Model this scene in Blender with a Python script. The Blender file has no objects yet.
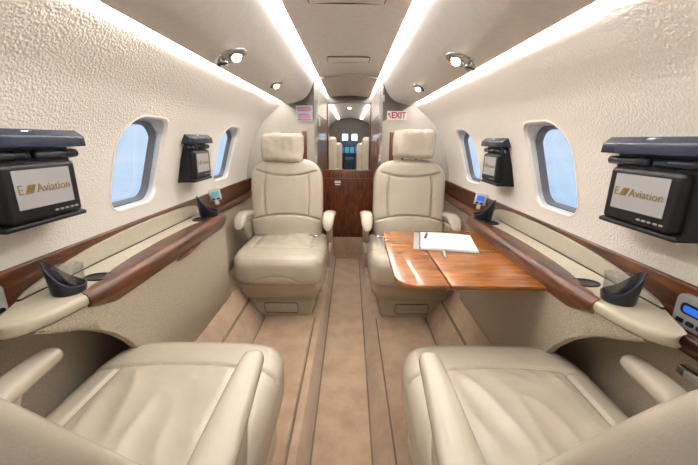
import bpy, bmesh, math, random
import numpy as np
from mathutils import Vector, Matrix, noise
random.seed(4)
C = bpy.context.scene.collection
PI = math.pi

# ------------------------------------------------------------------ materials
def new_mat(name):
    m = bpy.data.materials.new(name); m.use_nodes = True
    nt = m.node_tree; b = nt.nodes['Principled BSDF']
    return m, nt, b

def srgb(r, g, b):
    f = lambda c: (c/255/12.92) if c/255 <= .04045 else ((c/255+.055)/1.055)**2.4
    return (f(r), f(g), f(b), 1)

def coords(nt, scale=(1, 1, 1)):
    tc = nt.nodes.new('ShaderNodeTexCoord'); mp = nt.nodes.new('ShaderNodeMapping')
    mp.inputs['Scale'].default_value = scale
    nt.links.new(tc.outputs['Object'], mp.inputs['Vector'])
    return mp.outputs['Vector']

def noise_node(nt, vec, scale, detail=4, rough=.5, dist=0):
    n = nt.nodes.new('ShaderNodeTexNoise')
    n.inputs['Scale'].default_value = scale; n.inputs['Detail'].default_value = detail
    n.inputs['Roughness'].default_value = rough; n.inputs['Distortion'].default_value = dist
    nt.links.new(vec, n.inputs['Vector'])
    return n.outputs['Fac']

def ramp(nt, fac, stops):
    r = nt.nodes.new('ShaderNodeValToRGB')
    while len(r.color_ramp.elements) < len(stops): r.color_ramp.elements.new(.5)
    for e, (p, c) in zip(r.color_ramp.elements, stops): e.position = p; e.color = c
    nt.links.new(fac, r.inputs['Fac'])
    return r.outputs['Color']

def bump(nt, b, h, strength, dist=.01):
    n = nt.nodes.new('ShaderNodeBump')
    n.inputs['Strength'].default_value = strength; n.inputs['Distance'].default_value = dist
    nt.links.new(h, n.inputs['Height']); nt.links.new(n.outputs['Normal'], b.inputs['Normal'])

def plain(name, col, rough=.5, metal=0, coat=0, spec=.5):
    m, nt, b = new_mat(name)
    v = coords(nt); f = noise_node(nt, v, 40, 2)
    c0 = tuple(x*.96 for x in col[:3])+(1,); c1 = tuple(min(1, x*1.03) for x in col[:3])+(1,)
    nt.links.new(ramp(nt, f, [(.3, c0), (.7, c1)]), b.inputs['Base Color'])
    b.inputs['Roughness'].default_value = rough; b.inputs['Metallic'].default_value = metal
    b.inputs['Coat Weight'].default_value = coat; b.inputs['Specular IOR Level'].default_value = spec
    b.inputs['Coat Roughness'].default_value = .05
    return m

def leather(name, col, rough=.36):
    m, nt, b = new_mat(name)
    v = coords(nt)
    f = noise_node(nt, v, 6, 3)
    c0 = tuple(x*.93 for x in col[:3])+(1,); c1 = tuple(min(1, x*1.05) for x in col[:3])+(1,)
    nt.links.new(ramp(nt, f, [(.3, c0), (.7, c1)]), b.inputs['Base Color'])
    b.inputs['Roughness'].default_value = rough
    b.inputs['Specular IOR Level'].default_value = .55
    vo = nt.nodes.new('ShaderNodeTexVoronoi'); vo.inputs['Scale'].default_value = 320
    nt.links.new(v, vo.inputs['Vector'])
    big = noise_node(nt, v, 11, 2, .5, .8)
    mx = nt.nodes.new('ShaderNodeMath'); mx.operation = 'MULTIPLY_ADD'
    nt.links.new(big, mx.inputs[0]); mx.inputs[1].default_value = 2.2
    ms = nt.nodes.new('ShaderNodeMath'); ms.operation = 'MULTIPLY'; ms.inputs[1].default_value = .12
    nt.links.new(vo.outputs['Distance'], ms.inputs[0]); nt.links.new(ms.outputs[0], mx.inputs[2])
    bump(nt, b, mx.outputs[0], .28, .004)
    return m

def wood(name, dark, mid, light, scale=(14, 1.6, 14), rough=.16):
    m, nt, b = new_mat(name)
    v = coords(nt, scale)
    f = noise_node(nt, v, 3.2, 7, .55, 1.0)
    nt.links.new(ramp(nt, f, [(.26, dark), (.5, mid), (.76, light)]), b.inputs['Base Color'])
    b.inputs['Roughness'].default_value = rough+.15
    b.inputs['Coat Weight'].default_value = .4; b.inputs['Coat Roughness'].default_value = .07
    return m

def fabric(name, a, c, scale=260, st=.35):
    m, nt, b = new_mat(name)
    v = coords(nt)
    f = noise_node(nt, v, scale, 3, .7)
    nt.links.new(ramp(nt, f, [(.35, a), (.65, c)]), b.inputs['Base Color'])
    b.inputs['Roughness'].default_value = .9; b.inputs['Specular IOR Level'].default_value = .15
    bump(nt, b, f, st, .003)
    return m

def carpet(name, a, c):
    m, nt, b = new_mat(name)
    v = coords(nt)
    f1 = noise_node(nt, v, 9, 4, .6); f2 = noise_node(nt, v, 420, 2, .7)
    mx = nt.nodes.new('ShaderNodeMath'); mx.operation = 'ADD'
    ms = nt.nodes.new('ShaderNodeMath'); ms.operation = 'MULTIPLY'; ms.inputs[1].default_value = .7
    nt.links.new(f2, ms.inputs[0]); nt.links.new(f1, mx.inputs[0]); nt.links.new(ms.outputs[0], mx.inputs[1])
    nt.links.new(ramp(nt, mx.outputs[0], [(.3, a), (1.25, c)]), b.inputs['Base Color'])
    b.inputs['Roughness'].default_value = .95; b.inputs['Specular IOR Level'].default_value = .1
    b.inputs['Sheen Weight'].default_value = .3; b.inputs['Sheen Roughness'].default_value = .5
    bump(nt, b, f2, .5, .004)
    return m

def emit(name, col, s):
    m, nt, b = new_mat(name)
    b.inputs['Base Color'].default_value = col
    b.inputs['Emission Color'].default_value = col; b.inputs['Emission Strength'].default_value = s
    return m

M = {}
def wallcover():
    m, nt, b = new_mat('textured_wall')
    v = coords(nt)
    vo = nt.nodes.new('ShaderNodeTexVoronoi'); vo.inputs['Scale'].default_value = 165
    vo.feature = 'SMOOTH_F1'
    nt.links.new(v, vo.inputs['Vector'])
    n = noise_node(nt, v, 105, 4, .6, 1.0)
    mx = nt.nodes.new('ShaderNodeMath'); mx.operation = 'ADD'
    nt.links.new(n, mx.inputs[0]); nt.links.new(vo.outputs['Distance'], mx.inputs[1])
    b.inputs['Base Color'].default_value = srgb(234, 227, 217)
    b.inputs['Roughness'].default_value = .62; b.inputs['Specular IOR Level'].default_value = .3
    bump(nt, b, mx.outputs[0], .42, .006)
    return m
M['wall'] = wallcover()
M['ceil'] = plain('ceiling_liner', srgb(226, 223, 219), .55, spec=.3)
M['smooth'] = plain('smooth_cream_panel', srgb(200, 192, 180), .45)
M['header_and_shade'] = plain('grey_header_and_shade', srgb(104, 98, 90), .4)  # header grey, also used for the painted shade on the upper bulkhead
M['leather'] = leather('cream_leather', srgb(190, 179, 162), .22)
M['leather_side'] = leather('cream_leather_side', srgb(180, 168, 149), .34)
M['ledge'] = plain('cream_ledge', srgb(194, 184, 163), .30)
M['flap'] = plain('cream_flap', srgb(190, 181, 161), .2, coat=.3)
M['plastic'] = plain('seat_base_plastic', srgb(182, 174, 154), .42)
M['wood'] = wood('walnut_gloss', srgb(40, 18, 8), srgb(88, 46, 22), srgb(130, 78, 40))
M['table'] = wood('table_veneer', srgb(96, 48, 16), srgb(160, 94, 36), srgb(200, 134, 62), (1.2, 9, 9), .08)
M['darkwood'] = wood('dark_bulkhead_wood', srgb(52, 24, 12), srgb(104, 52, 26), srgb(142, 82, 46), (10, 10, 2), .2)
M['fabric'] = fabric('side_fabric', srgb(162, 150, 133), srgb(198, 186, 168))
M['dfabric'] = fabric('recess_fabric', srgb(172, 157, 138), srgb(202, 188, 168))
M['carpet'] = carpet('tan_carpet', srgb(146, 118, 92), srgb(194, 168, 142))
M['mat'] = carpet('tan_mat', srgb(140, 112, 87), srgb(188, 162, 136))
M['black'] = plain('black_plastic', srgb(22, 21, 24), .42, spec=.35)
M['navy'] = plain('navy_satin_plastic', srgb(26, 32, 48), .3)
M['navycap'] = plain('dark_blue_cap', srgb(38, 46, 62), .22)
M['gap'] = plain('dark_slot', srgb(48, 38, 28), .7)
M['chrome'] = plain('chrome', srgb(205, 205, 205), .12, 1)
M['silver'] = plain('silver_panel', srgb(168, 168, 168), .35, .3)
M['screen'] = emit('lit_grey_screen', srgb(138, 134, 133), .25)
M['gold'] = emit('gold_letters', srgb(120, 98, 48), .12)
M['blue_lcd'] = emit('blue_display', srgb(26, 90, 190), .5)
M['cyan_lcd'] = emit('teal_display', srgb(60, 120, 130), .7)
M['white'] = plain('white_paper', srgb(240, 240, 238), .7)
M['red'] = plain('red_ink', srgb(186, 26, 78), .6)
M['bluegrey'] = plain('pale_blue_sign', srgb(206, 214, 228), .5)
M['led'] = emit('led_strip', (1, .985, .965, 1), 32)
M['led_dim'] = emit('forward_led_strip', (1, .985, .965, 1), 16)
M['cove'] = emit('cove_led', (1, .985, .965, 1), 26)
M['lamp'] = emit('lamp_lens', (1, .95, .88, 1), 22)
M['reveal'] = plain('grey_window_reveal', srgb(196, 198, 202), .45)
M['darkframe'] = plain('dark_window_frame', srgb(104, 106, 112), .5)
M['pen'] = plain('dark_pen', srgb(60, 62, 70), .3)
M['seam_and_shadow'] = plain('seam_and_shadow_line', srgb(120, 104, 84), .7)  # dark joints, and the painted shadow strips along the carpet edges
M['cockpit'] = plain('cockpit_panel', srgb(26, 52, 84), .3)
M['sky_pane'] = emit('cockpit_daylight', srgb(190, 220, 250), 1.2)
M['orange'] = plain('amber_placard', srgb(186, 112, 70), .5)
def glass(name, tint, k):
    m = bpy.data.materials.new(name); m.use_nodes = True; nt = m.node_tree
    for n in list(nt.nodes): nt.nodes.remove(n)
    o = nt.nodes.new('ShaderNodeOutputMaterial'); mx = nt.nodes.new('ShaderNodeMixShader')
    t = nt.nodes.new('ShaderNodeBsdfTransparent'); g = nt.nodes.new('ShaderNodeBsdfGlossy')
    t.inputs['Color'].default_value = tint; g.inputs['Roughness'].default_value = .03
    mx.inputs[0].default_value = k
    nt.links.new(t.outputs[0], mx.inputs[1]); nt.links.new(g.outputs[0], mx.inputs[2])
    nt.links.new(mx.outputs[0], o.inputs[0])
    return m
M['pane'] = glass('window_glass', (.93, .96, 1, 1), .05)
M['tumbler'] = glass('tumbler_glass', (.93, .94, .96, 1), .14)

# ------------------------------------------------------------------ mesh helpers
class MB:
    def __init__(s): s.v = []; s.f = []
    def add(s, v, f):
        k = len(s.v); s.v += [tuple(map(float, p)) for p in v]; s.f += [tuple(i+k for i in q) for q in f]; return s
    def box(s, a, b):
        x0, y0, z0 = a; x1, y1, z1 = b
        return s.add([(x0, y0, z0), (x1, y0, z0), (x1, y1, z0), (x0, y1, z0), (x0, y0, z1), (x1, y0, z1), (x1, y1, z1), (x0, y1, z1)],
              [(0, 3, 2, 1), (4, 5, 6, 7), (0, 1, 5, 4), (1, 2, 6, 5), (2, 3, 7, 6), (3, 0, 4, 7)])
    def prism(s, poly, axis, a, b):
        """poly = 2-D outline; axis = the axis it is pushed along (x: (y,z) outline, y: (x,z), z: (x,y))"""
        n = len(poly)
        mk = {'x': lambda p, h: (h, p[0], p[1]), 'y': lambda p, h: (p[0], h, p[1]), 'z': lambda p, h: (p[0], p[1], h)}[axis]
        v = [mk(p, a) for p in poly]+[mk(p, b) for p in poly]
        f = [tuple(range(n)), tuple(range(2*n-1, n-1, -1))]+[(i, n+i, n+(i+1) % n, (i+1) % n) for i in range(n)]
        return s.add(v, f)
    def loft(s, rings, caps=True, closed=True):
        n = len(rings[0]); v = [p for r in rings for p in r]; f = []
        m = n if closed else n-1
        for i in range(len(rings)-1):
            for j in range(m):
                f.append((i*n+j, i*n+(j+1) % n, (i+1)*n+(j+1) % n, (i+1)*n+j))
        if caps: f += [tuple(range(n-1, -1, -1)), tuple(range((len(rings)-1)*n, len(rings)*n))]
        return s.add(v, f)
    def tube(s, pts, r, n=10):
        pts = [Vector(p) for p in pts]; rs = r if isinstance(r, (list, tuple)) else [r]*len(pts); rings = []
        for i, p in enumerate(pts):
            t = (pts[min(i+1, len(pts)-1)]-pts[max(i-1, 0)]).normalized()
            u = t.cross(Vector((0, 0, 1)) if abs(t.z) < .9 else Vector((1, 0, 0))).normalized(); w = t.cross(u)
            rings.append([p+u*math.cos(2*PI*k/n)*rs[i]+w*math.sin(2*PI*k/n)*rs[i] for k in range(n)])
        return s.loft(rings)
    def build(s, name, mat, parent=None, smooth=True, bevel=0, angle=40):
        me = bpy.data.meshes.new(name); me.from_pydata(s.v, [], s.f); me.update()
        bm = bmesh.new(); bm.from_mesh(me)
        bmesh.ops.recalc_face_normals(bm, faces=bm.faces); bm.to_mesh(me); bm.free()
        me.materials.append(M[mat] if isinstance(mat, str) else mat)
        o = bpy.data.objects.new(name, me); C.objects.link(o)
        if parent: o.parent = parent
        if smooth:
            me.polygons.foreach_set('use_smooth', [True]*len(me.polygons)); me.set_sharp_from_angle(angle=math.radians(angle))
        if bevel:
            bv = o.modifiers.new('bevel', 'BEVEL'); bv.width = bevel; bv.segments = 3; bv.limit_method = 'ANGLE'; bv.harden_normals = False
            if not smooth: me.polygons.foreach_set('use_smooth', [True]*len(me.polygons))
        return o

def rbox(lo, hi, r, n=(6, 6, 6), disp=None, arc=4):
    """rounded box; disp(p, normal) returns a new point"""
    lo = Vector(lo); hi = Vector(hi); c = (lo+hi)/2; h = (hi-lo)/2; r = min(r, *h)
    ax = []
    for k in range(3):
        core = h[k]-r
        a = [-core+2*core*i/n[k] for i in range(n[k]+1)] if core > 1e-5 else [0]
        side = [r*math.tan(PI/4*(i+1)/arc) for i in range(arc)]
        ax.append([-core-q for q in reversed(side)]+a+[core+q for q in side])
    mb = MB(); idx = {}
    def vert(i, j, k):
        key = (i, j, k)
        if key in idx: return idx[key]
        p = Vector((ax[0][i], ax[1][j], ax[2][k]))
        q = Vector([max(-(h[a]-r), min(h[a]-r, p[a])) for a in range(3)])
        nn = (p-q).normalized(); p = c+q+nn*r
        if disp: p = disp(p, nn)
        mb.v.append(tuple(p)); idx[key] = len(mb.v)-1
        return idx[key]
    L = [len(a)-1 for a in ax]
    for i in range(L[0]):
        for j in range(L[1]):
            for k in (0, L[2]):
                mb.f.append((vert(i, j, k), vert(i+1, j, k), vert(i+1, j+1, k), vert(i, j+1, k)))
    for i in range(L[0]):
        for k in range(L[2]):
            for j in (0, L[1]):
                mb.f.append((vert(i, j, k), vert(i+1, j, k), vert(i+1, j, k+1), vert(i, j, k+1)))
    for j in range(L[1]):
        for k in range(L[2]):
            for i in (0, L[0]):
                mb.f.append((vert(i, j, k), vert(i, j+1, k), vert(i, j+1, k+1), vert(i, j, k+1)))
    return mb

def rrect(x0, x1, y0, y1, r, n=8):
    pts = []
    for cx, cy, a0 in ((x1-r, y1-r, 0), (x0+r, y1-r, 90), (x0+r, y0+r, 180), (x1-r, y0+r, 270)):
        for i in range(n+1):
            a = math.radians(a0+90*i/n); pts.append((cx+r*math.cos(a), cy+r*math.sin(a)))
    return pts

def wrect(y0, y1, z0, z1, r, n=10):
    # window outline: the top corner on the rear side is rounder than the others
    pts = []; e = .045
    for cx, cy, a0, g in ((y1-r, z1-r, 0, 0), (y0+r+e, z1-r-e, 90, e), (y0+r, z0+r, 180, 0), (y1-r, z0+r, 270, 0)):
        for i in range(n+1):
            a = math.radians(a0+90*i/n); pts.append((cx+(r+g)*math.cos(a), cy+(r+g)*math.sin(a)))
    return pts

def disc(mb, c, r, h, n=24, ry=None):
    ry = ry or r
    return mb.prism([(c[0]+r*math.cos(2*PI*i/n), c[1]+ry*math.sin(2*PI*i/n)) for i in range(n)], 'z', c[2], c[2]+h)

def empty(name, loc, label, cat, group=None, rot=(0, 0, 0)):
    o = bpy.data.objects.new(name, None); o.empty_display_size = .05; C.objects.link(o)
    o.location = loc; o.rotation_euler = rot
    return tag(o, label, cat, group)
def tag(o, label, cat, group=None):
    o['label'] = label; o['category'] = cat
    if group: o['group'] = group
    return o
def struct(o): o['kind'] = 'structure'; return o

def interp(tab, x):
    return float(np.interp(x, [t[0] for t in tab], [t[1] for t in tab]))

# ------------------------------------------------------------------ the cabin shell
LINER = [(.826, .79), (.824, .84), (.817, .90), (.802, .96), (.787, 1.02), (.768, 1.08), (.742, 1.14), (.706, 1.20),
         (.664, 1.26), (.615, 1.31), (.565, 1.355), (.525, 1.39), (.508, 1.42)]      # (half width, height)
def wall_x(z):
    t = sorted([(b, a) for a, b in LINER]); return interp(t, z)
# smooth the liner profile
def smooth_profile(P, n=40):
    z = [p[1] for p in P]; out = []
    for i in range(n+1):
        t = i/n*(len(P)-1); k = min(int(t), len(P)-2); u = t-k
        p0 = P[max(k-1, 0)]; p1 = P[k]; p2 = P[k+1]; p3 = P[min(k+2, len(P)-1)]
        out.append(tuple(.5*((2*p1[a])+(-p0[a]+p2[a])*u+(2*p0[a]-5*p1[a]+4*p2[a]-p3[a])*u*u+(-p0[a]+3*p1[a]-3*p2[a]+p3[a])*u**3) for a in (0, 1)))
    return out
LP = smooth_profile(LINER)
Y0, Y1 = -1.6, 2.80
WIN = [(1.310, .868, 1.200), (2.225, .868, 1.200), (.36, .868, 1.200), (-.57, .868, 1.2)]
def liner(side):
    inner = [(side*x, z) for x, z in LP]; outer = [(side*(x+.028), z+.012) for x, z in LP]
    poly = inner+outer[::-1]
    me = MB().prism(poly, 'y', Y0, Y1).build('wall_left' if side < 0 else 'wall_right', 'wall', smooth=False)
    cut = MB()
    for yc, z0, z1 in WIN:
        cut.prism(wrect(yc-.146, yc+.146, z0, z1, .066), 'x', side*.55, side*1.0)
    co = cut.build('cutter', 'wall', smooth=False)
    md = me.modifiers.new('b', 'BOOLEAN'); md.object = co; md.operation = 'DIFFERENCE'; md.solver = 'EXACT'
    bpy.context.view_layer.update()
    dg = bpy.context.evaluated_depsgraph_get()
    nm = bpy.data.meshes.new_from_object(me.evaluated_get(dg)); me.modifiers.clear(); me.data = nm
    bpy.data.objects.remove(co)
    nm.polygons.foreach_set('use_smooth', [True]*len(nm.polygons)); nm.set_sharp_from_angle(angle=math.radians(30))
    return struct(me)
for s in (-1, 1): liner(s)

wn = 0
for s in (-1, 1):
    for yc, z0, z1 in WIN[:3]:
        wn += 1
        def ring(x, g, r):  # rounded outline at half width x(z), grown by g
            return [(s*(x(z) if callable(x) else x), y, z) for y, z in wrect(yc-.146-g, yc+.146+g, z0-g, z1+g, r, 10)]
        # soft white rim + funnel reveal to the dark frame
        mb = MB()
        rings = [ring(lambda z: wall_x(z)+.004, .008, .074), ring(lambda z: wall_x(z)-.002, .004, .070), ring(lambda z: wall_x(z)-.001, -.001, .066),
                 ring(lambda z: wall_x(z)+.012, -.006, .062)]
        mb.loft(rings, caps=False); w = mb.build('window_%d' % wn, 'wall', angle=80); struct(w)
        zc = lambda z: max(wall_x(z)+.030, .78)
        rv = MB().loft([ring(lambda z: wall_x(z)+.010, -.005, .062), ring(lambda z: .45*wall_x(z)+.55*zc(z)+.0, -.008, .060), ring(zc, -.010, .058)], caps=False)
        rv.build('reveal', 'reveal', w, angle=80)
        fr = MB().loft([ring(lambda z: zc(z)-.001, -.008, .058), ring(lambda z: zc(z)-.004, -.014, .054), ring(lambda z: zc(z)+.022, -.024, .05), ring(lambda z: zc(z)+.024, -.010, .05)], caps=False)
        fr.build('frame', 'darkframe', w, angle=80)
        gl = MB(); P = ring(lambda z: zc(z)+.020, -.010, .05); Q = ring(lambda z: zc(z)+.024, -.010, .05)
        gl.loft([P, Q]); gl.build('pane', 'pane', w, angle=80)

# outer skin below the liner: fabric side walls, floor steps
for s, n in ((-1, 'trim_1'), (1, 'trim_2')):
    struct(MB().prism([(s*.80, .15), (s*.80, .70), (s*.86, .70), (s*.86, .15)], 'y', Y0, 2.86).build(n, 'dfabric', smooth=False))
# floor: dropped aisle, side floors and outboard curbs in one carpeted shell
def floor():
    prof = [(-.86, .25), (-.66, .25), (-.615, .146), (-.605, .138), (-.525, .0), (-.165, .0), (-.152, -.014), (-.128, -.080), (-.118, -.085),
            (.118, -.085), (.128, -.080), (.158, -.014), (.170, 0), (.525, 0), (.605, .138), (.615, .146), (.66, .25), (.86, .25), (.86, -.1), (-.86, -.1)]
    return struct(MB().prism(prof, 'y', Y0, 3.40).build('floor', 'carpet', smooth=True, angle=35))
floor()

for s, n in ((-1, 'trim_21'), (1, 'trim_22')):   # carpeted blocks beside the aisle end
    a, b = sorted((s*.15, s*.40)); struct(rbox((a, 2.92, -.08), (b, 3.40, .155), .02).build(n, 'carpet'))
# ceiling: centre panel and two drooping outboard panels
CP = [(.224, 1.584), (.205, 1.589), (.16, 1.594), (.10, 1.600), (0, 1.604)]
OP = [(.262, 1.572), (.272, 1.535), (.286, 1.500), (.305, 1.468), (.335, 1.436), (.375, 1.414), (.42, 1.400), (.46, 1.393), (.488, 1.392), (.494, 1.398)]
cp = [(x, z) for x, z in CP]+[(-x, z) for x, z in CP[-2::-1]]
ce = MB()
ce.prism(cp+[(-.224, 1.64), (.224, 1.64)], 'y', Y0, 4.1)
OPs = smooth_profile(OP, 36)
for s in (-1, 1):
    ce.prism([(s*x, z) for x, z in OPs]+[(s*.494, 1.44), (s*.262, 1.64)], 'y', Y0, Y1)
ce.prism([(-.9, 1.64), (.9, 1.64), (.9, 1.66), (-.9, 1.66)], 'y', Y0, 4.2)
struct(ce.build('ceiling', 'ceil', angle=30))
for s, side in ((-1, 'left'), (1, 'right')):
    st = MB().prism([(s*.246, 1.603), (s*.259, 1.586), (s*.262, 1.589), (s*.249, 1.606)], 'y', .35, 2.86)
    tag(st.build('ceiling_light_strip', 'led', smooth=False), 'long white light strip recessed in the ceiling %s of the centre panel' % side, 'light')
    cv = MB().prism([(s*.4945, 1.40), (s*.4985, 1.399), (s*.4985, 1.425), (s*.4945, 1.425)], 'y', .15, Y1)
    tag(cv.build('cove_light_strip', 'cove', smooth=False), 'thin glowing strip in the gap above the %s window wall' % side, 'light')

# wooden window-line band
for s, n in ((-1, 'trim_3'), (1, 'trim_4')):
    o = MB().prism([(s*.818, .808), (s*.826, .812), (s*.86, .812), (s*.86, .66), (s*.815, .70), (s*.812, .72)], 'y', Y0, 2.85).build(n, 'wood', bevel=.003, smooth=False)
    struct(o)
for s, n in ((-1, 'trim_5'), (1, 'trim_6')):
    pr = [(s*(.80+.022*math.cos(a)), .688+.024*math.sin(a)) for a in [2*PI*i/20 for i in range(20)]]
    o = MB().prism(pr, 'y', 1.86, 2.84).prism(pr, 'y', -.2, .70).build(n, 'wood'); struct(o)

# ------------------------------------------------------------------ front bulkhead, corridor and cockpit
bk = MB()
for s in (-1, 1):
    bk.box((min(s*.262, s*.9), 2.86, 0.0), (max(s*.262, s*.9), 2.90, 1.66))
struct(bk.build('wall_front', 'smooth', smooth=False))
for s, n in ((-1, 'bulkhead_shade_1'), (1, 'bulkhead_shade_2')):   # shade on the upper bulkhead, put in as grey panels
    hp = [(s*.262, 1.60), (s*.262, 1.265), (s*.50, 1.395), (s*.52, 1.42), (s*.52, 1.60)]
    struct(MB().prism(hp, 'y', 2.852, 2.86).build(n, 'header_and_shade', smooth=False))
for s, n in ((-1, 'trim_9'), (1, 'trim_10')):  # gloss door jambs
    o = MB().box((min(s*.248, s*.264), 2.80, .15), (max(s*.248, s*.264), 2.90, 1.575)).build(n, 'darkwood', smooth=False, bevel=.003); struct(o)
    e = MB().box((min(s*.246, s*.266), 2.795, .15), (max(s*.246, s*.266), 2.80, 1.577)).build('edge_strip', 'chrome', o, smooth=False)
# corridor side cabinets and linings
for s, n in ((-1, 'trim_11'), (1, 'trim_12')):
    o = MB().box((min(s*.25, s*.40), 2.90, 0.10), (max(s*.25, s*.40), 4.10, 1.33)).build(n, 'darkwood', smooth=False); struct(o)
    c2 = MB().box((min(s*.252, s*.40), 2.90, 1.33), (max(s*.252, s*.40), 4.10, 1.58)).build('upper_lining', 'smooth', o, smooth=False)
def arch_strip(name, y0, y1, hx, zb, zt, rise, mat, n=16):
    lo = [(-hx+2*hx*i/n, zb+rise*(1-(2*i/n-1)**2)) for i in range(n+1)]
    hi = [(hx, zt), (-hx, zt)]
    return MB().prism(lo+hi, 'y', y0, y1).build(name, mat, smooth=False)
struct(arch_strip('trim_13', 2.80, 2.83, .262, 1.562, 1.645, .035, 'smooth'))
struct(arch_strip('trim_14', 4.08, 4.12, .262, 1.500, 1.66, .030, 'header_and_shade'))
for s, n in ((-1, 'trim_15'), (1, 'trim_16')):
    struct(MB().box((min(s*.235, s*.262), 4.06, .15), (max(s*.235, s*.262), 4.14, 1.51)).build(n, 'darkwood', smooth=False, bevel=.003))
for s, side in ((-1, 'left'), (1, 'right')):
    st = MB().prism([(s*.246, 1.603), (s*.259, 1.586), (s*.262, 1.589), (s*.249, 1.606)], 'y', 2.91, 4.05)
    tag(st.build('ceiling_light_strip', 'led', smooth=False), 'short white light strip over the %s side of the corridor doorway' % side, 'light')
# forward cabin shell
fc = MB()
fp = [(-.62, .15), (-.66, .8), (-.58, 1.25), (-.40, 1.48), (-.25, 1.56), (0, 1.59), (.25, 1.56), (.40, 1.48), (.58, 1.25), (.66, .8), (.62, .15)]
fo = [(x*1.06, z+(.03 if z > .2 else -.0)) for x, z in fp]
fc.prism(fp+fo[::-1], 'y', 4.14, 8.0)
struct(fc.build('wall_1', 'smooth', smooth=False))
struct(MB().box((-.66, 3.40, -.10), (.66, 8.0, .15)).build('floor_1', 'carpet', smooth=False))
for s, side in ((-1, 'left'), (1, 'right')):
    st = MB().prism([(s*.225, 1.552), (s*.25, 1.545), (s*.25, 1.54), (s*.225, 1.546)], 'y', 4.2, 7.6)
    tag(st.build('ceiling_light_strip', 'led_dim', smooth=False), 'white light strip on the %s of the forward cabin ceiling' % side, 'light')
t = empty('ceiling_lamp', (0, 5.3, 1.583), 'small square white lamp on the forward cabin ceiling', 'light')
MB().box((-.03, -.03, -.012), (.03, .03, 0)).build('housing', 'white', t, smooth=False)
MB().box((-.022, -.022, -.016), (.022, .022, -.011)).build('lens', 'lamp', t, smooth=False)
# low wooden door panel closing the lower corridor
d = MB().box((-.249, 3.40, .15), (.249, 3.43, .84)).build('door_1', 'darkwood', smooth=False, bevel=.003); struct(d)
MB().box((-.249, 3.396, .755), (.249, 3.40, .760)).build('gap_line', 'seam_and_shadow', d, smooth=False)
MB().box((-.135, 3.392, .71), (-.075, 3.40, .722)).box((-.13, 3.392, .69), (-.08, 3.40, .70)).box((-.135, 3.392, .725), (-.075, 3.40, .732)).build('placard', 'white', d, smooth=False)
lt = MB().tube([(-.12, 3.41, .845), (-.06, 3.41, .845)], .006).build('latch', 'chrome', d)
# side seats in forward cabin
for s, side in ((-1, 'left'), (1, 'right')):
    t = empty('lounge_armchair', (s*.36, 5.3, .15), 'cream seat seen edge on at the %s of the forward cabin' % side, 'seat')
    rbox((-.16, -.25, .10), (.16, .25, .42), .05).build('seat', 'leather', t)
    rbox((-.16, .20, .35), (.16, .36, 1.02), .06).build('backrest', 'leather', t)
    rbox((-.12, -.2, 0), (.12, .3, .12), .02).build('base', 'plastic', t)
t = empty('cockpit_console', (0, 7.6, .15), 'dark blue cockpit instrument panel and pedestal at the far end', 'instrument panel')
MB().prism([(-.30, .62), (.30, .62), (.24, .90), (.12, .96), (-.12, .96), (-.24, .90)], 'y', 0, .25).build('instrument_panel', 'cockpit', t, smooth=False, bevel=.01)
rbox((-.10, -.6, 0), (.10, .05, .62), .03).build('pedestal', 'cockpit', t)
for k in range(4):
    MB().box((-.21+.11*k, -.012, .70), (-.125+.11*k, 0, .82)).build('display', 'cyan_lcd' if k in (1, 2) else 'blue_lcd', t, smooth=False)
cb = MB(); cb.box((-.7, 7.95, .15), (.7, 8.0, 1.62)); struct(cb.build('wall_2', 'header_and_shade', smooth=False))
for s in (-1, 1):
    struct(MB().prism(rrect(s*.105-.065, s*.105+.065, 1.10, 1.25, .02), 'y', 7.93, 7.95).build('window_%d' % (7 if s < 0 else 8), 'sky_pane', smooth=False))
for s, side in ((-1, 'left'), (1, 'right')):
    t = empty('pilot_armchair', (s*.24, 6.4, .15), 'dark cockpit seat on the %s with cream headrest' % side, 'seat')
    rbox((-.11, 0, .1), (.11, .4, .38), .04).build('seat', 'leather', t)
    rbox((-.11, -.06, .3), (.11, .05, .92), .05).build('backrest', 'leather', t)
# rear bulkhead behind the camera
struct(MB().box((-.9, Y0-.04, -.1), (.9, Y0, 1.66)).build('wall_rear', 'smooth', smooth=False))
for s, n in ((-1, 'trim_17'), (1, 'trim_18')):
    struct(MB().box((min(s*.84, s*.9), 2.80, -.06), (max(s*.84, s*.9), 2.90, 1.66)).build(n, 'smooth', smooth=False))
for s, n in ((-1, 'trim_19'), (1, 'trim_20')):   # short wood band on the bulkhead
    struct(MB().box((min(s*.66, s*.83), 2.848, .72), (max(s*.66, s*.83), 2.86, .81)).build(n, 'wood', smooth=False, bevel=.002))

for s, n in ((-1, 'trim_29'), (1, 'trim_30')):   # dark upright strips on the bulkhead beside the headrests
    a, b = sorted((s*.335, s*.372)); struct(MB().box((a, 2.845, .86), (b, 2.86, 1.19)).build(n, 'darkwood', smooth=False, bevel=.002))
# signs on the bulkhead
t = empty('exit_sign', (.385, 2.848, 1.318), 'white sign with red EXIT lettering above the right front seat', 'sign')
MB().box((-.078, 0, -.034), (.078, .004, .034)).build('sign_plate', 'white', t, smooth=False)
def text(body, size, loc, rot, mat, parent, name='lettering', ext=.0006, sx=1, bold=0):
    cu = bpy.data.curves.new(name, 'FONT'); cu.body = body; cu.size = size; cu.extrude = ext; cu.align_x = 'CENTER'; cu.align_y = 'CENTER'; cu.offset = bold
    tmp = bpy.data.objects.new('tmp', cu); C.objects.link(tmp); bpy.context.view_layer.update()
    me = bpy.data.meshes.new_from_object(tmp.evaluated_get(bpy.context.evaluated_depsgraph_get())); bpy.data.objects.remove(tmp)
    for v in me.vertices: v.co.x *= sx
    me.materials.clear(); me.materials.append(M[mat])
    o = bpy.data.objects.new(name, me); C.objects.link(o); o.location = loc; o.rotation_euler = rot
    if parent: o.parent = parent
    return o
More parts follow.
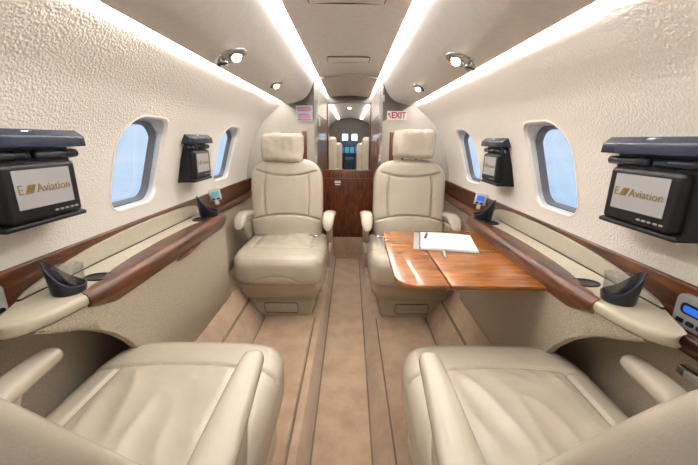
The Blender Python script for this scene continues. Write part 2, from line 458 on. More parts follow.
text('EXIT', .066, (.014, -.001, 0), (PI/2, 0, 0), 'red', t, bold=.0018, sx=.86)
MB().prism([(-.070, .018), (-.052, .020), (-.058, .010), (-.046, -.016), (-.054, -.018), (-.063, .004), (-.070, .0)], 'y', -.0016, 0).build('arrow', 'red', t, smooth=False)
t = empty('placard', (-.350, 2.848, 1.325), 'pale notice with rows of small red print above the left front seat', 'sign')
MB().box((-.066, 0, -.06), (.066, .004, .06)).build('sign_plate', 'bluegrey', t, smooth=False)
for blk in (0, 1):
  mb = MB()
  for zz, L in (((.045, .11), (.033, .12), (.021, .10)) if blk == 0 else ((-.008, .09), (-.020, .11), (-.034, .10), (-.046, .11))):
    x = -L/2
    while x < L/2:
        w = random.uniform(.006, .016); mb.box((x, -.0012, zz-.0035), (min(x+w, L/2), 0, zz+.0035)); x += w+.004
  mb.build('print', 'red', t, smooth=False)
t = tag(rbox((.262, 2.846, 1.42), (.282, 2.853, 1.47), .003).build('light_switch', 'white'), 'tiny white switch on the shaded upper bulkhead right of the doorway', 'switch')
tag(MB().box((-.2505, 3.0, 1.24), (-.2485, 3.16, 1.31)).build('wall_placard', 'silver', smooth=False), 'small pale plate on the left corridor wall', 'sign')
tag(rbox((.240, 3.0, 1.00), (.2505, 3.10, 1.14), .004).build('amber_placard', 'orange'), 'small amber plate on the right corridor wall', 'sign')

# ------------------------------------------------------------------ ceiling details
for yc, hy, lab in ((1.27, .105, 'flush rectangular hatch in the ceiling centre, nearest one'), (2.26, .075, 'small flush rectangular hatch in the ceiling near the doorway')):
    t = empty('oxygen_mask_panel', (0, yc, 1.597), lab, 'hatch')
    hw = .135 if yc < 2 else .128
    fr = MB(); O = rrect(-hw, hw, -hy, hy, .018); I = rrect(-hw+.004, hw-.004, -hy+.004, hy-.004, .015)
    zt = lambda x: -.012*(x/.2)**2
    fr.loft([[(x, y, zt(x)+.004) for x, y in O], [(x, y, zt(x)-.001) for x, y in O], [(x, y, zt(x)-.001) for x, y in I], [(x, y, zt(x)+.004) for x, y in I]], caps=False)
    fr.build('hatch_gap', 'seam_and_shadow', t)
    J = rrect(-hw+.004, hw-.004, -hy+.004, hy-.004, .015)
    pl = MB(); nn = 12
    xs = [(-hw+.004)+(2*hw-.008)*i/nn for i in range(nn+1)]
    pl.loft([[(x, y0, zt(x)+o) for x in xs for o in (0,)] for y0, o in ((-hy+.004, 0), (hy-.004, 0))], caps=False, closed=False)
    pl2 = MB().prism([(x, zt(x)-.0015) for x in xs]+[(xs[-1], .004), (xs[0], .004)], 'y', -hy+.004, hy-.004)
    pl2.build('hatch_door', 'ceil', t)

def downlight(x, y, big, lab):
    s = 1 if x > 0 else -1
    z = interp(OP, abs(x)); dz = (interp(OP, abs(x)+.03)-interp(OP, abs(x)-.03))/.06
    t = empty('reading_light', (x, y, z), lab, 'light', 'reading lights in the ceiling panels', (0, -s*math.atan(dz), 0))
    r = .040 if big else .034
    n = 32
    rg = lambda kx, ky, zz, ox=0: [(ox+kx*math.cos(2*PI*i/n), ky*math.sin(2*PI*i/n), zz) for i in range(n)]
    w = 1.35 if big else 1.1; ox = s*r*.28 if big else 0
    MB().loft([rg(r*w, r*1.5, .003, ox), rg(r*w, r*1.5, -.004, ox), rg(r*w*.9, r*1.38, -.007, ox), rg(r*w*.8, r*1.2, -.002, ox), rg(r*w*.6, r*.9, .001, ox)], caps=False).build('bezel', 'chrome', t, angle=70)
    # eyeball aimed down and to the rear
    ax = Vector((-s*.10, -.62, -.78)).normalized(); u = ax.cross(Vector((1, 0, 0))).normalized(); v = ax.cross(u)
    def er(rad, d): return [tuple(Vector((0, 0, -.004))+ax*d+u*rad*math.cos(2*PI*i/n)+v*rad*math.sin(2*PI*i/n)) for i in range(n)]
    R_ = r*.62
    MB().loft([er(R_*math.sin(a), R_*math.cos(a)) for a in (2.6, 2.0, 1.6, 1.2, .95, .75)]+[er(R_*.55, R_*.62)], caps=False).build('eyeball', 'chrome', t, angle=70)
    MB().loft([er(R_*.56, R_*.60), er(R_*.54, R_*.68), er(R_*.3, R_*.74)]).build('lens', 'lamp', t, angle=70)
    if big:
        g = lambda k, zz: [(s*.058+k*.020*math.cos(2*PI*i/n), k*.036*math.sin(2*PI*i/n)+.012, zz) for i in range(n)]
        MB().loft([g(1, .002), g(1, -.011), g(.85, -.013), g(.7, -.006)], caps=False).build('vent_ring', 'chrome', t, angle=70)
        MB().loft([g(.72, -.004), g(.72, -.007)]).build('vent', 'black', t)
downlight(-.385, 1.30, True, 'chrome reading light in the left ceiling panel, nearer one')
downlight(-.385, 1.96, False, 'chrome reading light in the left ceiling panel, farther one')
downlight(.39, 1.31, True, 'chrome reading light in the right ceiling panel, nearer one')
downlight(.39, 2.00, False, 'chrome reading light in the right ceiling panel, farther one')

# ------------------------------------------------------------------ carpets mats
for s, side in ((-1, 'left'), (1, 'right')):
    a, b = sorted((s*.203, s*.516))
    tag(rbox((a, -.6, 0), (b, 2.005, .022), .008, (2, 4, 1)).build('floor_mat', 'mat'), 'tan carpet mat on the floor between the %s seats' % side, 'mat', 'carpet mats beside the aisle')

# dark strips painting the soft shadow along mat, curb and aisle edges
for s, n in ((-1, 'edge_shadow_1'), (1, 'edge_shadow_2')):
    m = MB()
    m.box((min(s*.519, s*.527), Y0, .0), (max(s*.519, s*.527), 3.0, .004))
    struct(m.build(n, 'seam_and_shadow', smooth=False))
for s, n in ((-1, 'edge_shadow_3'), (1, 'edge_shadow_4')):
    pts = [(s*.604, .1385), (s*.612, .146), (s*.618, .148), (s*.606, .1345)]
    struct(MB().prism(pts, 'y', Y0, 2.8).build(n, 'seam_and_shadow', smooth=False))
for s, n in ((-1, 'edge_shadow_5'), (1, 'edge_shadow_6')):
    struct(MB().box((min(s*.117, s*.124), Y0, -.085), (max(s*.117, s*.124), 3.39, -.077)).build(n, 'seam_and_shadow', smooth=False))
for s, n in ((-1, 'edge_shadow_7'), (1, 'edge_shadow_8')):
    struct(MB().box((min(s*.196, s*.2035), -.6, 0), (max(s*.196, s*.2035), 2.0, .004)).build(n, 'seam_and_shadow', smooth=False))
# ------------------------------------------------------------------ seats
def groove(dist, width, depth): return -depth*math.exp(-(dist/width)**2)
def cushion_disp(p, n):
    x, y, z = p; q = Vector(p)
    d = 0
    if n.z > .2:
        # centre panel crowned, seams
        cr = (1-(x/.25)**2)*(1-((y)/.32)**2)
        d += .012*max(cr, 0)
        ysm = -.130+.02*(x/.25)**2
        if y < ysm+.03: d += groove(y-ysm, .006, .010)
        if y > ysm: d += groove(abs(x)-.185, .006, .010)
        if y > ysm and abs(x) < .18:
            w = noise.noise(Vector((x*5+3, y*3.0+x*2, 1)))*.010+(.5-abs(noise.noise(Vector((x*11+y*5, y*4.0-x*3, 4)))))*.014
            e = min(1, (y-ysm)/.05)*min(1, (.18-abs(x))/.04)
            d += w*e
    if n.y < -.5:
        zz = .315+.045*(1-(x/.16)**2)
        if abs(x) < .16: d += groove(z-zz, .005, .005)
        d += .010*(1-((z-.37)/.1)**2)
    # rounded plan corners at the front
    return q+n*d
def cushion_mesh():
    mb = rbox((-.280, -.297, .285), (.280, .29, .462), .055, (84, 90, 12), cushion_disp, 8)
    v = np.array(mb.v)
    # taper the front corners and slope the front edge
    f = np.clip((-v[:, 1]-.12)/.17, 0, 1)
    v[:, 0] *= 1-.06*f**2.2
    v[:, 2] -= .015*f**2
    cx = np.clip((np.abs(v[:, 0])-.10)/.16, 0, 1)
    v[:, 1] += .035*cx**2.2*(v[:, 1] < 0)*f
    mb.v = [tuple(p) for p in v]
    return mb
HB = .60
def back_mesh():
    rings = []; rows = 130; n = 168
    for i in range(rows+1):
        t = i/rows
        if t < .06: a = t/.06; zz = .02*a; sc = math.sin(a*PI/2)*.35+.65
        tt = t
        z = HB*tt
        # half width
        if z < .12: w = .225+.03*math.sin(z/.12*PI/2)
        elif z < .38: w = .255
        else:
            u = (z-.38)/(HB-.38); w = .255*(max(0, 1-u**3.4))**(1/3.0)
        # half depth
        dd = .062
        if z > HB-.05: dd = .062*math.sqrt(max(0, 1-((z-(HB-.05))/.05)**2))
        if z < .04: dd = .062*math.sqrt(max(0, 1-((.04-z)/.04)**2))*.6+.025
        w = max(w, .002); dd = max(dd, .002)
        R = []
        for k in range(n):
            a = 2*PI*k/n; ca, sa = math.cos(a), math.sin(a); e = 2/4.2
            x = w*math.copysign(abs(ca)**e, ca); y = dd*math.copysign(abs(sa)**e, sa)
            if y < 0:
                fr = min(1, (-y/dd)) if dd > .004 else 0
                # wings curl forward a little, panels pillow
                d = .022*(abs(x)/.255)**3
                d += -.016*math.exp(-((z-.13)/.10)**2)*(1-(x/.26)**2)
                g = 0
                zy = HB-.085-.045*(1-(x/.235)**2)
                g += min(1, max(0, (.225-abs(x))/.03))* math.exp(-((z-zy)/.0065)**2)
                zl = .155+.045*(1-(x/.25)**2)
                g += min(1, max(0, (.247-abs(x))/.02))*math.exp(-((z-zl)/.0065)**2)
                if zl < z < zy:
                    xv = .158-.018*((z-.34)/.2)**2
                    g += math.exp(-((abs(x)-xv)/.0065)**2)
                    d += -.008*(1-min(1, (x/.16)**2))*fr
                    if abs(x) < .15: d += .004*noise.noise(Vector((x*16, z*3, 2)))
                elif z < zl:
                    d += .0045*noise.noise(Vector((x*14, z*5, 7)))
                y = y+fr*(.018*min(g, 1)-0)+(-1)*fr*0+(d if False else 0)
                y += fr*(-.022*(abs(x)/.255)**3+(-.016*math.exp(-((z-.13)/.10)**2)*(1-(x/.26)**2)) + (.004*noise.noise(Vector((x*16, z*3, 2))) if abs(x) < .15 else 0))
            R.append((x, y, z))
        rings.append(R)
    return MB().loft(rings)
def head_mesh(wd=.148, ht=.195):
    def dp(p, n):
        x, y, z = p
        e = min((wd-abs(x)), (ht/2-abs(z-ht/2)))
        d = .010*noise.noise(Vector((x*9, y*9, z*9)))+.004*noise.noise(Vector((x*30, z*24, 5)))
        pinch = .012*(abs(x)/wd)**3*(abs(z-ht/2)/(ht/2))**2
        return Vector((x*(1-pinch*1.5/wd*.3), y*(1-.35*(abs(x)/wd)**4), z))+n*d
    return rbox((-wd, -.048, 0), (wd, .048, ht), .034, (30, 6, 20), dp, 6)
def arm_mesh(near):
    path = [(.26, .612, .042, .022), (.18, .622, .042, .024), (.12, .628, .042, .026), (.07, .628, .041, .027), (.03, .618, .039, .028), (-.005, .598, .036, .027), (-.025, .578, .028, .021), (-.034, .565, .014, .010)]
    if near:
        path = [(.36, .560, .042, .024), (.26, .575, .040, .024), (.16, .585, .035, .023), (.09, .592, .031, .023), (.04, .594, .028, .022), (.012, .594, .025, .020), (-.002, .592, .018, .014), (-.008, .590, .006, .005)]
    rings = []
    tab = path
    K = 28
    for i in range(K+1):
        y = tab[0][0]+(tab[-1][0]-tab[0][0])*(i/K)**.8
        yy = [-p[0] for p in tab]
        z = float(np.interp(-y, yy, [p[1] for p in tab])); w = float(np.interp(-y, yy, [p[2] for p in tab])); h = float(np.interp(-y, yy, [p[3] for p in tab]))
        rings.append([(w*math.copysign(abs(math.cos(a))**.8, math.cos(a)), y, z+h*math.copysign(abs(math.sin(a))**.8, math.sin(a))) for a in [2*PI*k/24 for k in range(24)]])
    return MB().loft(rings)
PROTO = {}
def make_seat(near, loc, rotz, lean, label, head_up=0, group=None):
    t = empty('armchair', loc, label, 'seat', group, (0, 0, rotz))
    def part(key, fn, name, mat, parent=t, loc=(0, 0, 0), rot=(0, 0, 0), angle=60):
        if key not in PROTO: PROTO[key] = fn().build(name, mat, angle=angle); o = PROTO[key]
        else: o = PROTO[key].copy(); C.objects.link(o)
        o.parent = parent; o.location = loc; o.rotation_euler = rot
        return o
    part('cush', cushion_mesh, 'seat_cushion', 'leather')
    def skirt():
        R = []
        for z, w, yf in ((.295, .255, -.255), (.28, .26, -.26), (.22, .252, -.245), (.165, .232, -.222), (.16, .222, -.21)):
            R.append([(x, y, z) for x, y in rrect(-w, w, yf, .30, .05, 6)])
        return MB().loft(R)
    part('skirt', skirt, 'seat_skirt', 'leather_side')
    def base():
        R = []
        for z, w, yf in ((.158, .218, -.185), (.150, .224, -.195), (.03, .195, -.170), (.002, .188, -.16)):
            R.append([(x, y, z) for x, y in rrect(-w, w, yf, .28, .045, 6)])
        return MB().loft(R)
    b = part('base', base, 'base', 'plastic')
    def drawer():
        pts = rrect(-.105, .105, .045, .118, .015)
        pts = [(x, z-(.010*(x/.105)**2-.010 if z < .07 else 0)) for x, z in pts]
        mb = MB().prism(pts, 'y', -.203, -.175)
        mb.v = [(x, y+(.150-z)*.22, z) for x, y, z in mb.v]
        return mb
    dr = part('drawer', drawer, 'base_drawer', 'plastic', b, angle=30)
    if not dr.modifiers:
        bv = dr.modifiers.new('bevel', 'BEVEL'); bv.width = .004; bv.segments = 2; bv.limit_method = 'ANGLE'
    def drawer_gap():
        mb = MB().prism(rrect(-.1085, .1085, .041, .1215, .017), 'y', -.2015, -.178)
        mb.v = [(x, y+(.150-z)*.22, z) for x, y, z in mb.v]; return mb
    part('dgap', drawer_gap, 'drawer_gap', 'seam_and_shadow', b, angle=30)
    part('dkey', lambda: MB().tube([(0, -.193, .098), (0, -.170, .098)], .003, 8), 'lock', 'red', b)
    bk = part('back', back_mesh, 'backrest', 'leather', loc=((0 if near else math.copysign(.018, loc[0])), .235 if not near else .285, .405), rot=(-math.radians(lean), 0, 0))
    if near: bk.scale = (.88, 1, 1.2)
    part('head', head_mesh, 'headrest', 'leather', bk, loc=((0 if near else math.copysign(.022, loc[0])), (-.02 if near else -.055), HB-.035+head_up), rot=(math.radians(3), 0, 0))
    part('post', lambda: MB().tube([(-.05, .01, HB-.06), (-.05, .01, HB+.13)], .009).tube([(.05, .01, HB-.06), (.05, .01, HB+.13)], .009), 'headrest_post', 'black', bk, loc=(0, 0, head_up))
    lx = loc[0]
    for s in (-1, 1):
        arm = part('arm%d' % near, lambda: arm_mesh(near), 'armrest', 'leather', loc=(s*(.250 if near else .29), 0, 0))
        def support():
            yf = .10 if near else .04
            return MB().prism([(yf, .580), (.27, .565), (.28, .46), (.24, .40), (.16, .42), (yf+.03, .52)], 'x', -.018, .018)
        su = part('sup%d' % near, support, 'arm_support', 'leather_side', arm, angle=40)
        if not su.modifiers:
            bv = su.modifiers.new('bevel', 'BEVEL'); bv.width = .012; bv.segments = 3; bv.limit_method = 'ANGLE'
        part('shell%d' % s, lambda: rbox((s*.246-.012, -.14, .17), (s*.246+.012, .29, .40), .012, (1, 6, 6)), 'side_shell', 'leather_side')
    for s in (() if near else (-1, 1)):
        bl = part('belt%d' % s, lambda: rbox((s*.18-.035, .135, .462), (s*.18+.03, .16, .478), .006, (2, 1, 1)).add(*[lambda q: q, 0] if False else ([], [])), 'belt_buckle', 'chrome')
    return t
G = 'facing cream leather cabin seats'
make_seat(0, (-.412, 2.165, 0), 0, 9, 'cream leather seat at the far left, facing the camera')
make_seat(0, (.425, 2.165, 0), 0, 9, 'cream leather seat at the far right, behind the wooden table', .035)
make_seat(1, (-.462, .74, .014), PI, 30.3, 'cream leather seat in the near left foreground, seen from above')
make_seat(1, (.470, .74, .014), PI, 30.3, 'cream leather seat in the near right foreground, seen from above')

# ------------------------------------------------------------------ side ledges
def ledge(s):
    side = 'left' if s < 0 else 'right'
    t = empty('side_ledge', (s*.80, 1.3, 0), 'cream %s side ledge with walnut edge and fabric panel under the windows' % side, 'ledge')
    def W(o): return o
    # outline of the top in world x,y (positive side), later mirrored and shifted
    def sh(p): return (s*p[0]-s*.80, p[1]-1.3)
    NX = [(.66, .70), (.69, .683), (.716, .674), (.784, .664), (.86, .658), (.95, .655), (1.6, .655), (1.78, .655), (1.82, .662), (1.838, .68)]
    nose = [(.795, .80), (.791, .765), (.779, .737), (.765, .706), (.752, .674), (.740, .654), (.724, .649), (.702, .660), (.684, .690), (.674, .716), (.664, .784), (.658, .86), (.655, .95), (.655, 1.05), (.655, 1.60), (.655, 1.78), (.662, 1.82), (.68, 1.838)]
    top = [sh(p) for p in nose+[(.81, 1.838), (.81, .80)]]
    R = []
    for z, g in ((.700, .010), (.703, .004), (.710, 0), (.722, .001), (.729, .006), (.732, .014)):
        R.append([((x-(-s)*0)+s*g*(1 if i < len(nose) else 0), y+(g if i == 0 else (-g if i == len(nose)-1 else 0)), z) for i, (x, y) in enumerate(top)])
    top_o = MB().loft(R).build('ledge_top', 'ledge', t, angle=50)
    # walnut edge : lens-shaped top face, rounded nose
    lens = [(.815, .668), (.84, .684), (.87, .692), (.90, .690), (.95, .706), (1.0, .716), (1.1, .727), (1.3, .735), (1.5, .728), (1.65, .714), (1.75, .700), (1.80, .688), (1.83, .676)]
    RR = []
    K = 60
    for i in range(K+1):
        y = .812+(1.832-.812)*i/K
        xo = interp(lens, y); xn = interp(NX, y)
        thick = .040 if .95 < y < 1.75 else .040*min(1, .35+.65*max(0, min((y-.812)/.09, (1.832-y)/.08)))
        xo = max(xo, xn+.012)
        prof = [(xo, .7335), (xn+.018, .7365), (xn+.006, .733), (xn-.004, .722), (xn-.008, .708), (xn-.006, .708-thick*.45), (xn+.002, .708-thick), (xn+.02, .706-thick), (xo, .725)]
        RR.append([(s*x-s*.80, y-1.3, z) for x, z in prof])
    MB().loft(RR).build('walnut_edge', 'wood', t, angle=50)
    # dark finger recess under the edge
    # slim dark finger recess in the face of the walnut edge
    fr = MB(); n = 24
    rg = lambda k, xx: [(s*xx-s*.80, 1.36-1.3+.11*k*math.cos(2*PI*i/n), .6695+.020*math.cos(2*PI*i/n)*0+.006*k*math.sin(2*PI*i/n)+.006*math.cos(2*PI*i/n)) for i in range(n)]
    fr.loft([rg(1, .655), rg(1, .6465), rg(.8, .649)]).build('finger_recess', 'darkwood', t)
    # slot line
    MB().box((s*.8-s*.80-.003, .765-1.3, .7325), (s*.8-s*.80+.003, 1.72-1.3, .7335)).build('slot', 'gap', t, smooth=False)
    # arched upright flap against the wood band
    arch = [(.775, .733), (.80, .745), (.86, .760), (.95, .776), (1.05, .788), (1.2, .797), (1.4, .801), (1.6, .799), (1.72, .792), (1.79, .780), (1.82, .762), (1.83, .733)]
    MB().prism([(y-1.3, z) for y, z in arch], 'x', s*.803-s*.80, s*.8145-s*.80).build('table_flap', 'flap', t, smooth=False, bevel=.002)
    # fabric side panel with seat cut-out at the near end
    low = [(.60, .700), (.60, .712), (.67, .700), (.73, .668), (.78, .645), (.83, .612), (.88, .572), (.935, .510), (.98, .44), (1.02, .35), (1.04, .25)]
    R2 = []
    outer = []
    yy = [.685+(1.06-.685)*i/26 for i in range(27)]+[1.06+(1.79-1.06)*i/20 for i in range(1, 21)]
    mbp = MB()
    ringsA = []
    def xa(y): return interp(NX, y)+.006 if y < 1.8 else .661
    def zl(y): return max(.245, interp(low[1:], y))
    for y in yy:
        z0 = zl(y); x = xa(y)
        ringsA.append([(s*(x+dx)-s*.80, y-1.3, z) for dx, z in ((0, .70), (0, (z0+.70)/2), (0, z0+.006), (.006, z0), (.02, z0), (.02, (z0+.70)/2), (.02, .70))])
    # rounded far corner returning to the wall
    for a in (20, 45, 70, 90):
        r = .03; y = 1.79+r*math.sin(math.radians(a)); x = .661+r*(1-math.cos(math.radians(a)))
        ringsA.append([(s*(x+dx*math.cos(math.radians(a)))-s*.80, y-1.3-dx*math.sin(math.radians(a)), z) for dx, z in ((0, .70), (0, .47), (0, .251), (.006, .245), (.02, .245), (.02, .47), (.02, .70))])
    ringsA.append([(s*.82-s*.80, 1.82-1.3-dx, z) for dx, z in ((0, .70), (0, .47), (0, .251), (.006, .245), (.02, .245), (.02, .47), (.02, .70))])
    mbp.loft(ringsA).build('fabric_panel', 'fabric', t, angle=50)
    # dark oval cup well discs, near and far
    for yc, rx, ry in ((.925, .042, .030), (1.67, .034, .045)):
        xx = .712 if yc < 1.5 else .735
        m = MB(); n = 28
        rg = lambda k, z: [(s*xx-s*.80+rx*k*math.cos(2*PI*i/n), yc-1.3+ry*k*math.sin(2*PI*i/n), z) for i in range(n)]
        m.loft([rg(1, .730), rg(1, .7345), rg(.93, .7355), rg(.88, .733), rg(.3, .7325)]); m.build('cup_well', 'black', t, angle=60)
    return t
ledge(-1); ledge(1)

# ------------------------------------------------------------------ cup holders and glasses on the ledges
def cup_holder(s, x, y, lab, k=1.0, glass_in=True):
    t = empty('cup_holder', (s*x, y, .7325), lab, 'cup holder')
    n = 40; rings = []
    # slanted cup with a tall pointed corner towards the wall and the camera
    pk = math.atan2(-.5, s*.9)
    def rim(a): 
        d = math.cos(a-pk); return .020+.068*max(0, (d+1)/2)**2.4
    for fz, rad in ((0, .036), (.05, .0375), (1, .041)):
        R = []
        for i in range(n):
            a = 2*PI*i/n; h = rim(a)*fz; ext = 1+.12*fz*max(0, math.cos(a-pk))**6
            R.append((rad*ext*math.cos(a)*k, rad*ext*math.sin(a)*k, h*k))
        rings.append(R)
    for fz, rad in ((1, .038), (.12, .032), (.10, .001)):
        R = []
        for i in range(n):
            a = 2*PI*i/n; h = rim(a)*fz+.001; ext = 1+.12*fz*max(0, math.cos(a-pk))**6*(1 if fz == 1 else 0)
            R.append((rad*ext*math.cos(a)*k, rad*ext*math.sin(a)*k, h*k))
        rings.append(R)
    MB().loft(rings).build('holder_body', 'navy', t, angle=50)
    if glass_in:
        g = MB(); rr = [(.029, .006), (.0335, .066), (.0345, .070), (.0325, .070), (.031, .066), (.027, .012), (.001, .012)]
        cx, cy = -s*.006, .004
        g.loft([[(cx+r*math.cos(2*PI*i/32), cy+r*math.sin(2*PI*i/32), z) for i in range(32)] for r, z in rr])
        o = g.build('drinking_glass', 'tumbler', angle=60); o.location = (s*x, y, .734)
        tag(o, 'clear glass tumbler in the navy cup holder on the near %s ledge' % ('left' if s < 0 else 'right'), 'glass')
    return t
cup_holder(-1, .720, .826, 'navy slanted cup holder on the near end of the left ledge')
cup_holder(1, .722, .812, 'navy slanted cup holder on the near end of the right ledge')
cup_holder(-1, .722, 1.755, 'small navy cup holder at the far end of the left ledge', 1.22, False)
cup_holder(1, .722, 1.755, 'small navy cup holder at the far end of the right ledge', 1.22, False)

# control units
def controller(s, y, lab, lcd):
    t = empty('control_unit', (s*.785, y, .785), lab, 'control panel', None, (math.radians(-14), s*math.radians(8), -s*math.radians(30)))
    rbox((-.035, -.006, -.018), (.035, .006, .05), .005, (2, 1, 2)).build('housing', 'silver', t)
    MB().prism(rrect(-.022, .022, .004, .034, .004), 'y', -.0075, -.0055).build('display', lcd, t, smooth=False)
    MB().box((-.022, -.008, -.012), (-.006, -.0055, -.004)).box((.004, -.008, -.012), (.022, -.0055, -.004)).build('button', 'black', t, smooth=False)
    rbox((-.012, -.004, -.045), (.012, .006, -.016), .004, (1, 1, 1)).build('stem', 'silver', t)
controller(-1, 2.02, 'small silver control unit with teal display at the far left ledge end', 'cyan_lcd')
controller(1, 1.98, 'small silver control unit with blue display at the far right ledge end', 'blue_lcd')
def side_panel(s):
    t = empty('cabin_controller', (s*.812, .652, .750), 'silver %s control panel in the walnut band beside the near seat' % ('left' if s < 0 else 'right'), 'control panel', None, (0, 0, s*-PI/2))
    # local: x along wall, -y into cabin
    m = MB().prism(rrect(-.09, .09, -.036, .044, .018), 'y', -.012, .002); m.build('panel', 'silver', t, bevel=.003, smooth=False)
    k = -s*-1
    x0 = -.045 if s > 0 else .045
    MB().prism(rrect(x0-.028, x0+.028, .0, .026, .010), 'y', -.0145, -.012).build('screen_surround', 'black', t, smooth=False)
    MB().prism(rrect(x0-.020, x0+.020, .005, .021, .006), 'y', -.016, -.0144).build('display', 'blue_lcd' if s > 0 else 'black', t, smooth=False)
    for i in range(3):
        MB().prism(rrect(x0-.032+i*.024, x0-.014+i*.024, -.024, -.014, .004), 'y', -.0145, -.012).build('button', 'black', t, smooth=False)
side_panel(-1); side_panel(1)

# ------------------------------------------------------------------ fold-out screens on the walls
def screen_unit(s, yc, k, lab, buttons=True):
    z0 = .931
    t = empty('video_screen', (s*.80, yc, z0), lab, 'screen', None, (0, 0, s*-PI/2)); t.scale = (1, 1, 1.045)
    # local -y points into the cabin; wall surface leans in with height
    wy = lambda z: -(.80-wall_x(z0+z))         # local y of wall at height z
    F = -.078                                   # front plane
    # wedge shaped mount following the wall
    pz = [(-.012, None), (0.02, None), (.06, None), (.10, None), (.14, None), (.175, None)]
    wall = [(wy(z)-.000, z) for z, _ in pz]
    body = [(F+.045, z) for z, _ in reversed(pz)]
    R = []
    pts = [(wy(-.012), -.012), (wy(.04), .04), (wy(.09), .09), (wy(.14), .14), (wy(.175), .175), (F+.022, .175), (F+.022, .14), (F+.026, .005), (F+.002, .0), (F+.002, -.010)]
    MB().prism(pts, 'x', -.112*k, .112*k).build('mount', 'black', t, smooth=False, bevel=.004)
    # monitor
    mon = rbox((-.101*k, F, .002), (.101*k, F+.04, .132), .012, (2, 1, 2), arc=5).build('monitor', 'black', t)
    MB().box((-.075*k, F-.0012, .033), (.075*k, F+.002, .118)).build('display', 'screen', mon, smooth=False)
    # lettering E // Aviation
    text('E', .028*k, (-.064*k, F-.0018, .075), (PI/2, 0, 0), 'gold', mon, 'lettering', .0004)
    sl = MB()
    for i in range(3):
        a = -.054*k+i*.0065*k
        sl.prism([(a, .066), (a+.006*k, .066), (a+.016*k, .085), (a+.010*k, .085)], 'y', F-.0022, F-.0012)
    sl.build('logo_mark', 'gold', mon, smooth=False)
    text('Aviation', .0255*k, (.022*k, F-.0018, .075), (PI/2, 0, 0), 'gold', mon, 'lettering', .0004, sx=1.1)
    for i in range(5):
        MB().prism(rrect(.012*k+i*.015*k, .022*k+i*.015*k, .0165, .0205, .0018), 'y', F-.002, F).build('button', 'silver', mon, smooth=False)
    # two hinge cylinders
    for a, b in ((-.134, -.006), (.006, .134)):
        mb = MB().tube([(a*k, F+.020, .148), ((a+.004)*k, F+.020, .148), ((b-.004)*k, F+.020, .148), (b*k, F+.020, .148)], [.006, .0105, .0105, .006], 16)
        h = mb.build('hinge', 'navycap', t, angle=60)
        MB().tube([((a*.3+b*.7)*k, F+.020, .148), ((a*.28+b*.72)*k+.02*k, F+.020, .148)], .0112, 16).build('collar', 'black', h)
    # cap with sloping top
    cp_ = [(wy(.165), .163), (wy(.205)+.0, .208), (F+.018, .205), (F-.004, .190), (F-.006, .165)]
    mb = MB(); hw = .144*k
    R = [[(x, y, z) for y, z in cp_] for x in (-hw, hw)]
    MB().loft(R).build('cap', 'navycap', t, smooth=False, bevel=.004)
    mk = MB(); 
    mk.add([(-.020+.0, F+.012, .199), (.006, F+.012, .199), (.012, F+.020, .2025), (-.012, F+.020, .2025)], [(0, 1, 2, 3)])
    mk = MB().prism([(-.022, 0), (-.004, 0), (0, .005), (.010, .005), (.016, .010), (.004, .010), (-.004, .006), (-.018, .006)], 'z', 0, .0008)
    o = mk.build('emblem', 'white', t, smooth=False); o.location = (0, F+.008, .1985); o.rotation_euler = (math.radians(24), 0, 0)
screen_unit(-1, .826, 1.045, 'black fold-down screen on the left wall, nearest one, partly cut by the frame')
screen_unit(1, .826, 1.045, 'black fold-down screen on the right wall, nearest one')
screen_unit(-1, 1.745, .93, 'black fold-down screen on the left wall between the two windows')
screen_unit(1, 1.745, .93, 'black fold-down screen on the right wall between the two windows')

# ------------------------------------------------------------------ the folding table
t = empty('folding_table', (.42, 1.35, .665), 'glossy wooden fold-out table with two leaves in front of the far right seat', 'table')
def leaf(pts, name):
    o = MB().prism([(x-.42, y-1.35) for x, y in pts], 'z', 0, .016).build(name, 'table', t, smooth=False, bevel=.005); return o
def rc(cx, cy, r, a0, a1, n=8): return [(cx+r*math.cos(math.radians(a0+(a1-a0)*i/n)), cy+r*math.sin(math.radians(a0+(a1-a0)*i/n))) for i in range(n+1)]
leaf([(.346, 1.69)]+rc(.235, 1.645, .045, 90, 180)+[(.180, 1.45), (.176, 1.25)]+rc(.250, 1.085, .075, 182, 270)+[(.346, 1.010)], 'inner_leaf')
leaf([(.350, 1.010), (.665, 1.010), (.665, 1.69), (.350, 1.69)], 'outer_leaf')
MB().box((-.078, -.34, -.008), (-.066, .33, 0)).build('hinge_rail', 'gap', t, smooth=False)
rbox((-.083, -.344, -.008), (-.062, -.325, .004), .002, (1, 1, 1)).build('latch', 'wood', t)
rbox((-.05, -.25, -.03), (.235, .25, -.004), .01, (1, 1, 1)).build('support_frame', 'plastic', t)

# notepad folder and pens on the table
t = empty('notebook', (.458, 1.487, .6815), 'open white notebook lying on the wooden table', 'notebook', None, (0, 0, math.radians(-11)))
rbox((-.142, -.138, 0), (.128, .135, .004), .002, (2, 2, 1)).build('cover', 'silver', t)
def pages(a, b, lift):
    mb = MB(); R = []
    for i in range(13):
        u = i/12; x = a+(b-a)*u; z = .004+lift*math.sin(PI*u)*.9+.004
        R.append([(x, -.130, .004), (x, .128, .004), (x, .128, z), (x, -.130, z)])
    return mb.loft(R)
pages(-.112, .124, .003).build('pages', 'white', t)
MB().box((-.118, -.132, .004), (-.112, .130, .010)).build('binding', 'pen', t, smooth=False)
def pen(loc, rz, ln, lab, mat):
    o = MB().tube([(-ln/2, 0, 0), (-ln/2+.012, 0, 0), (ln/2-.004, 0, 0), (ln/2, 0, 0)], [.002, .0055, .006, .004], 12).build('pen', mat, angle=60)
    o.location = loc; o.rotation_euler = (0, 0, rz)
    return tag(o, lab, 'pen')
pen((.382, 1.55, .6948), math.radians(72), .085, 'dark pen lying on the notebook page', 'pen')
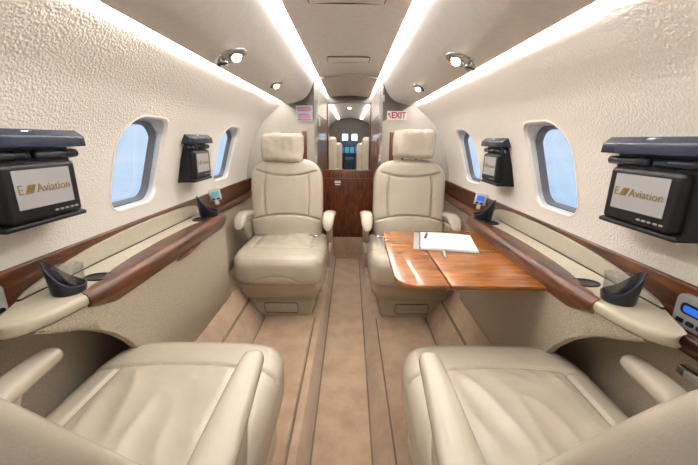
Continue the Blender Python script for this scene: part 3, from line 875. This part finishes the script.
pen((.408, 1.318, .6860), math.radians(80), .12, 'grey pen lying across the notebook edge on the table', 'silver')

# seat belt buckle near the right panel, chrome one at left
for s, side in ((1, 'right'), (-1, 'left')):
    t = empty('seatbelt_buckle', (s*.782, .63, .625), 'chrome seat belt buckle hanging on the %s wall below the walnut rail' % side, 'seat belt')
    rbox((-.014, -.035, .0), (.010, .04, .024), .005, (1, 2, 1)).build('buckle', 'chrome', t)
    rbox((-.016, -.02, .004), (-.013, .02, .018), .001, (1, 1, 1)).build('release_button', 'silver', t)
    MB().box((-.004, -.12, -.005), (.004, -.03, .02)).build('strap', 'leather_side', t, smooth=False)

# ------------------------------------------------------------------ light
w = bpy.data.worlds.new('World'); bpy.context.scene.world = w; w.use_nodes = True
nt = w.node_tree; bg = nt.nodes['Background']
tc = nt.nodes.new('ShaderNodeTexCoord'); sep = nt.nodes.new('ShaderNodeSeparateXYZ')
nt.links.new(tc.outputs['Generated'], sep.inputs[0])
mp = nt.nodes.new('ShaderNodeMapping'); mp.inputs['Scale'].default_value = (2, 2, 14)
nt.links.new(tc.outputs['Generated'], mp.inputs[0])
nz = nt.nodes.new('ShaderNodeTexNoise'); nz.inputs['Scale'].default_value = 2.2; nt.links.new(mp.outputs[0], nz.inputs['Vector'])
ad = nt.nodes.new('ShaderNodeMath'); ad.operation = 'MULTIPLY_ADD'; ad.inputs[1].default_value = .35
nt.links.new(nz.outputs['Fac'], ad.inputs[0]); nt.links.new(sep.outputs['Z'], ad.inputs[2])
cr = nt.nodes.new('ShaderNodeValToRGB')
cr.color_ramp.elements[0].position = 0; cr.color_ramp.elements[0].color = srgb(186, 208, 230)
cr.color_ramp.elements[1].position = .5; cr.color_ramp.elements[1].color = srgb(232, 240, 248)
nt.links.new(ad.outputs[0], cr.inputs[0]); nt.links.new(cr.outputs[0], bg.inputs[0])
bg.inputs['Strength'].default_value = .72
def area(loc, rot, sx, sy, p, col):
    l = bpy.data.lights.new('cabin_lamp', 'AREA'); l.shape = 'RECTANGLE'; l.size = sx; l.size_y = sy; l.energy = p; l.color = col
    o = bpy.data.objects.new('cabin_lamp', l); C.objects.link(o); o.location = loc; o.rotation_euler = rot; return o

# ------------------------------------------------------------------ camera
F = 340.; P = math.atan(93/340.); ROLL = math.radians(.7)
cam = bpy.data.cameras.new('Camera'); co = bpy.data.objects.new('Camera', cam); C.objects.link(co)
cam.sensor_width = 36; cam.lens = F/698*36; cam.clip_start = .02; cam.shift_x = -.5/698
co.matrix_world = Matrix.Translation((.02, 0, 1.13)) @ Matrix.Rotation(PI/2-P, 4, 'X') @ Matrix.Rotation(ROLL, 4, 'Z')
bpy.context.scene.camera = co
v = bpy.context.scene.view_settings
v.view_transform = 'Standard'; v.look = 'None'; v.exposure = 0.78; v.gamma = 1
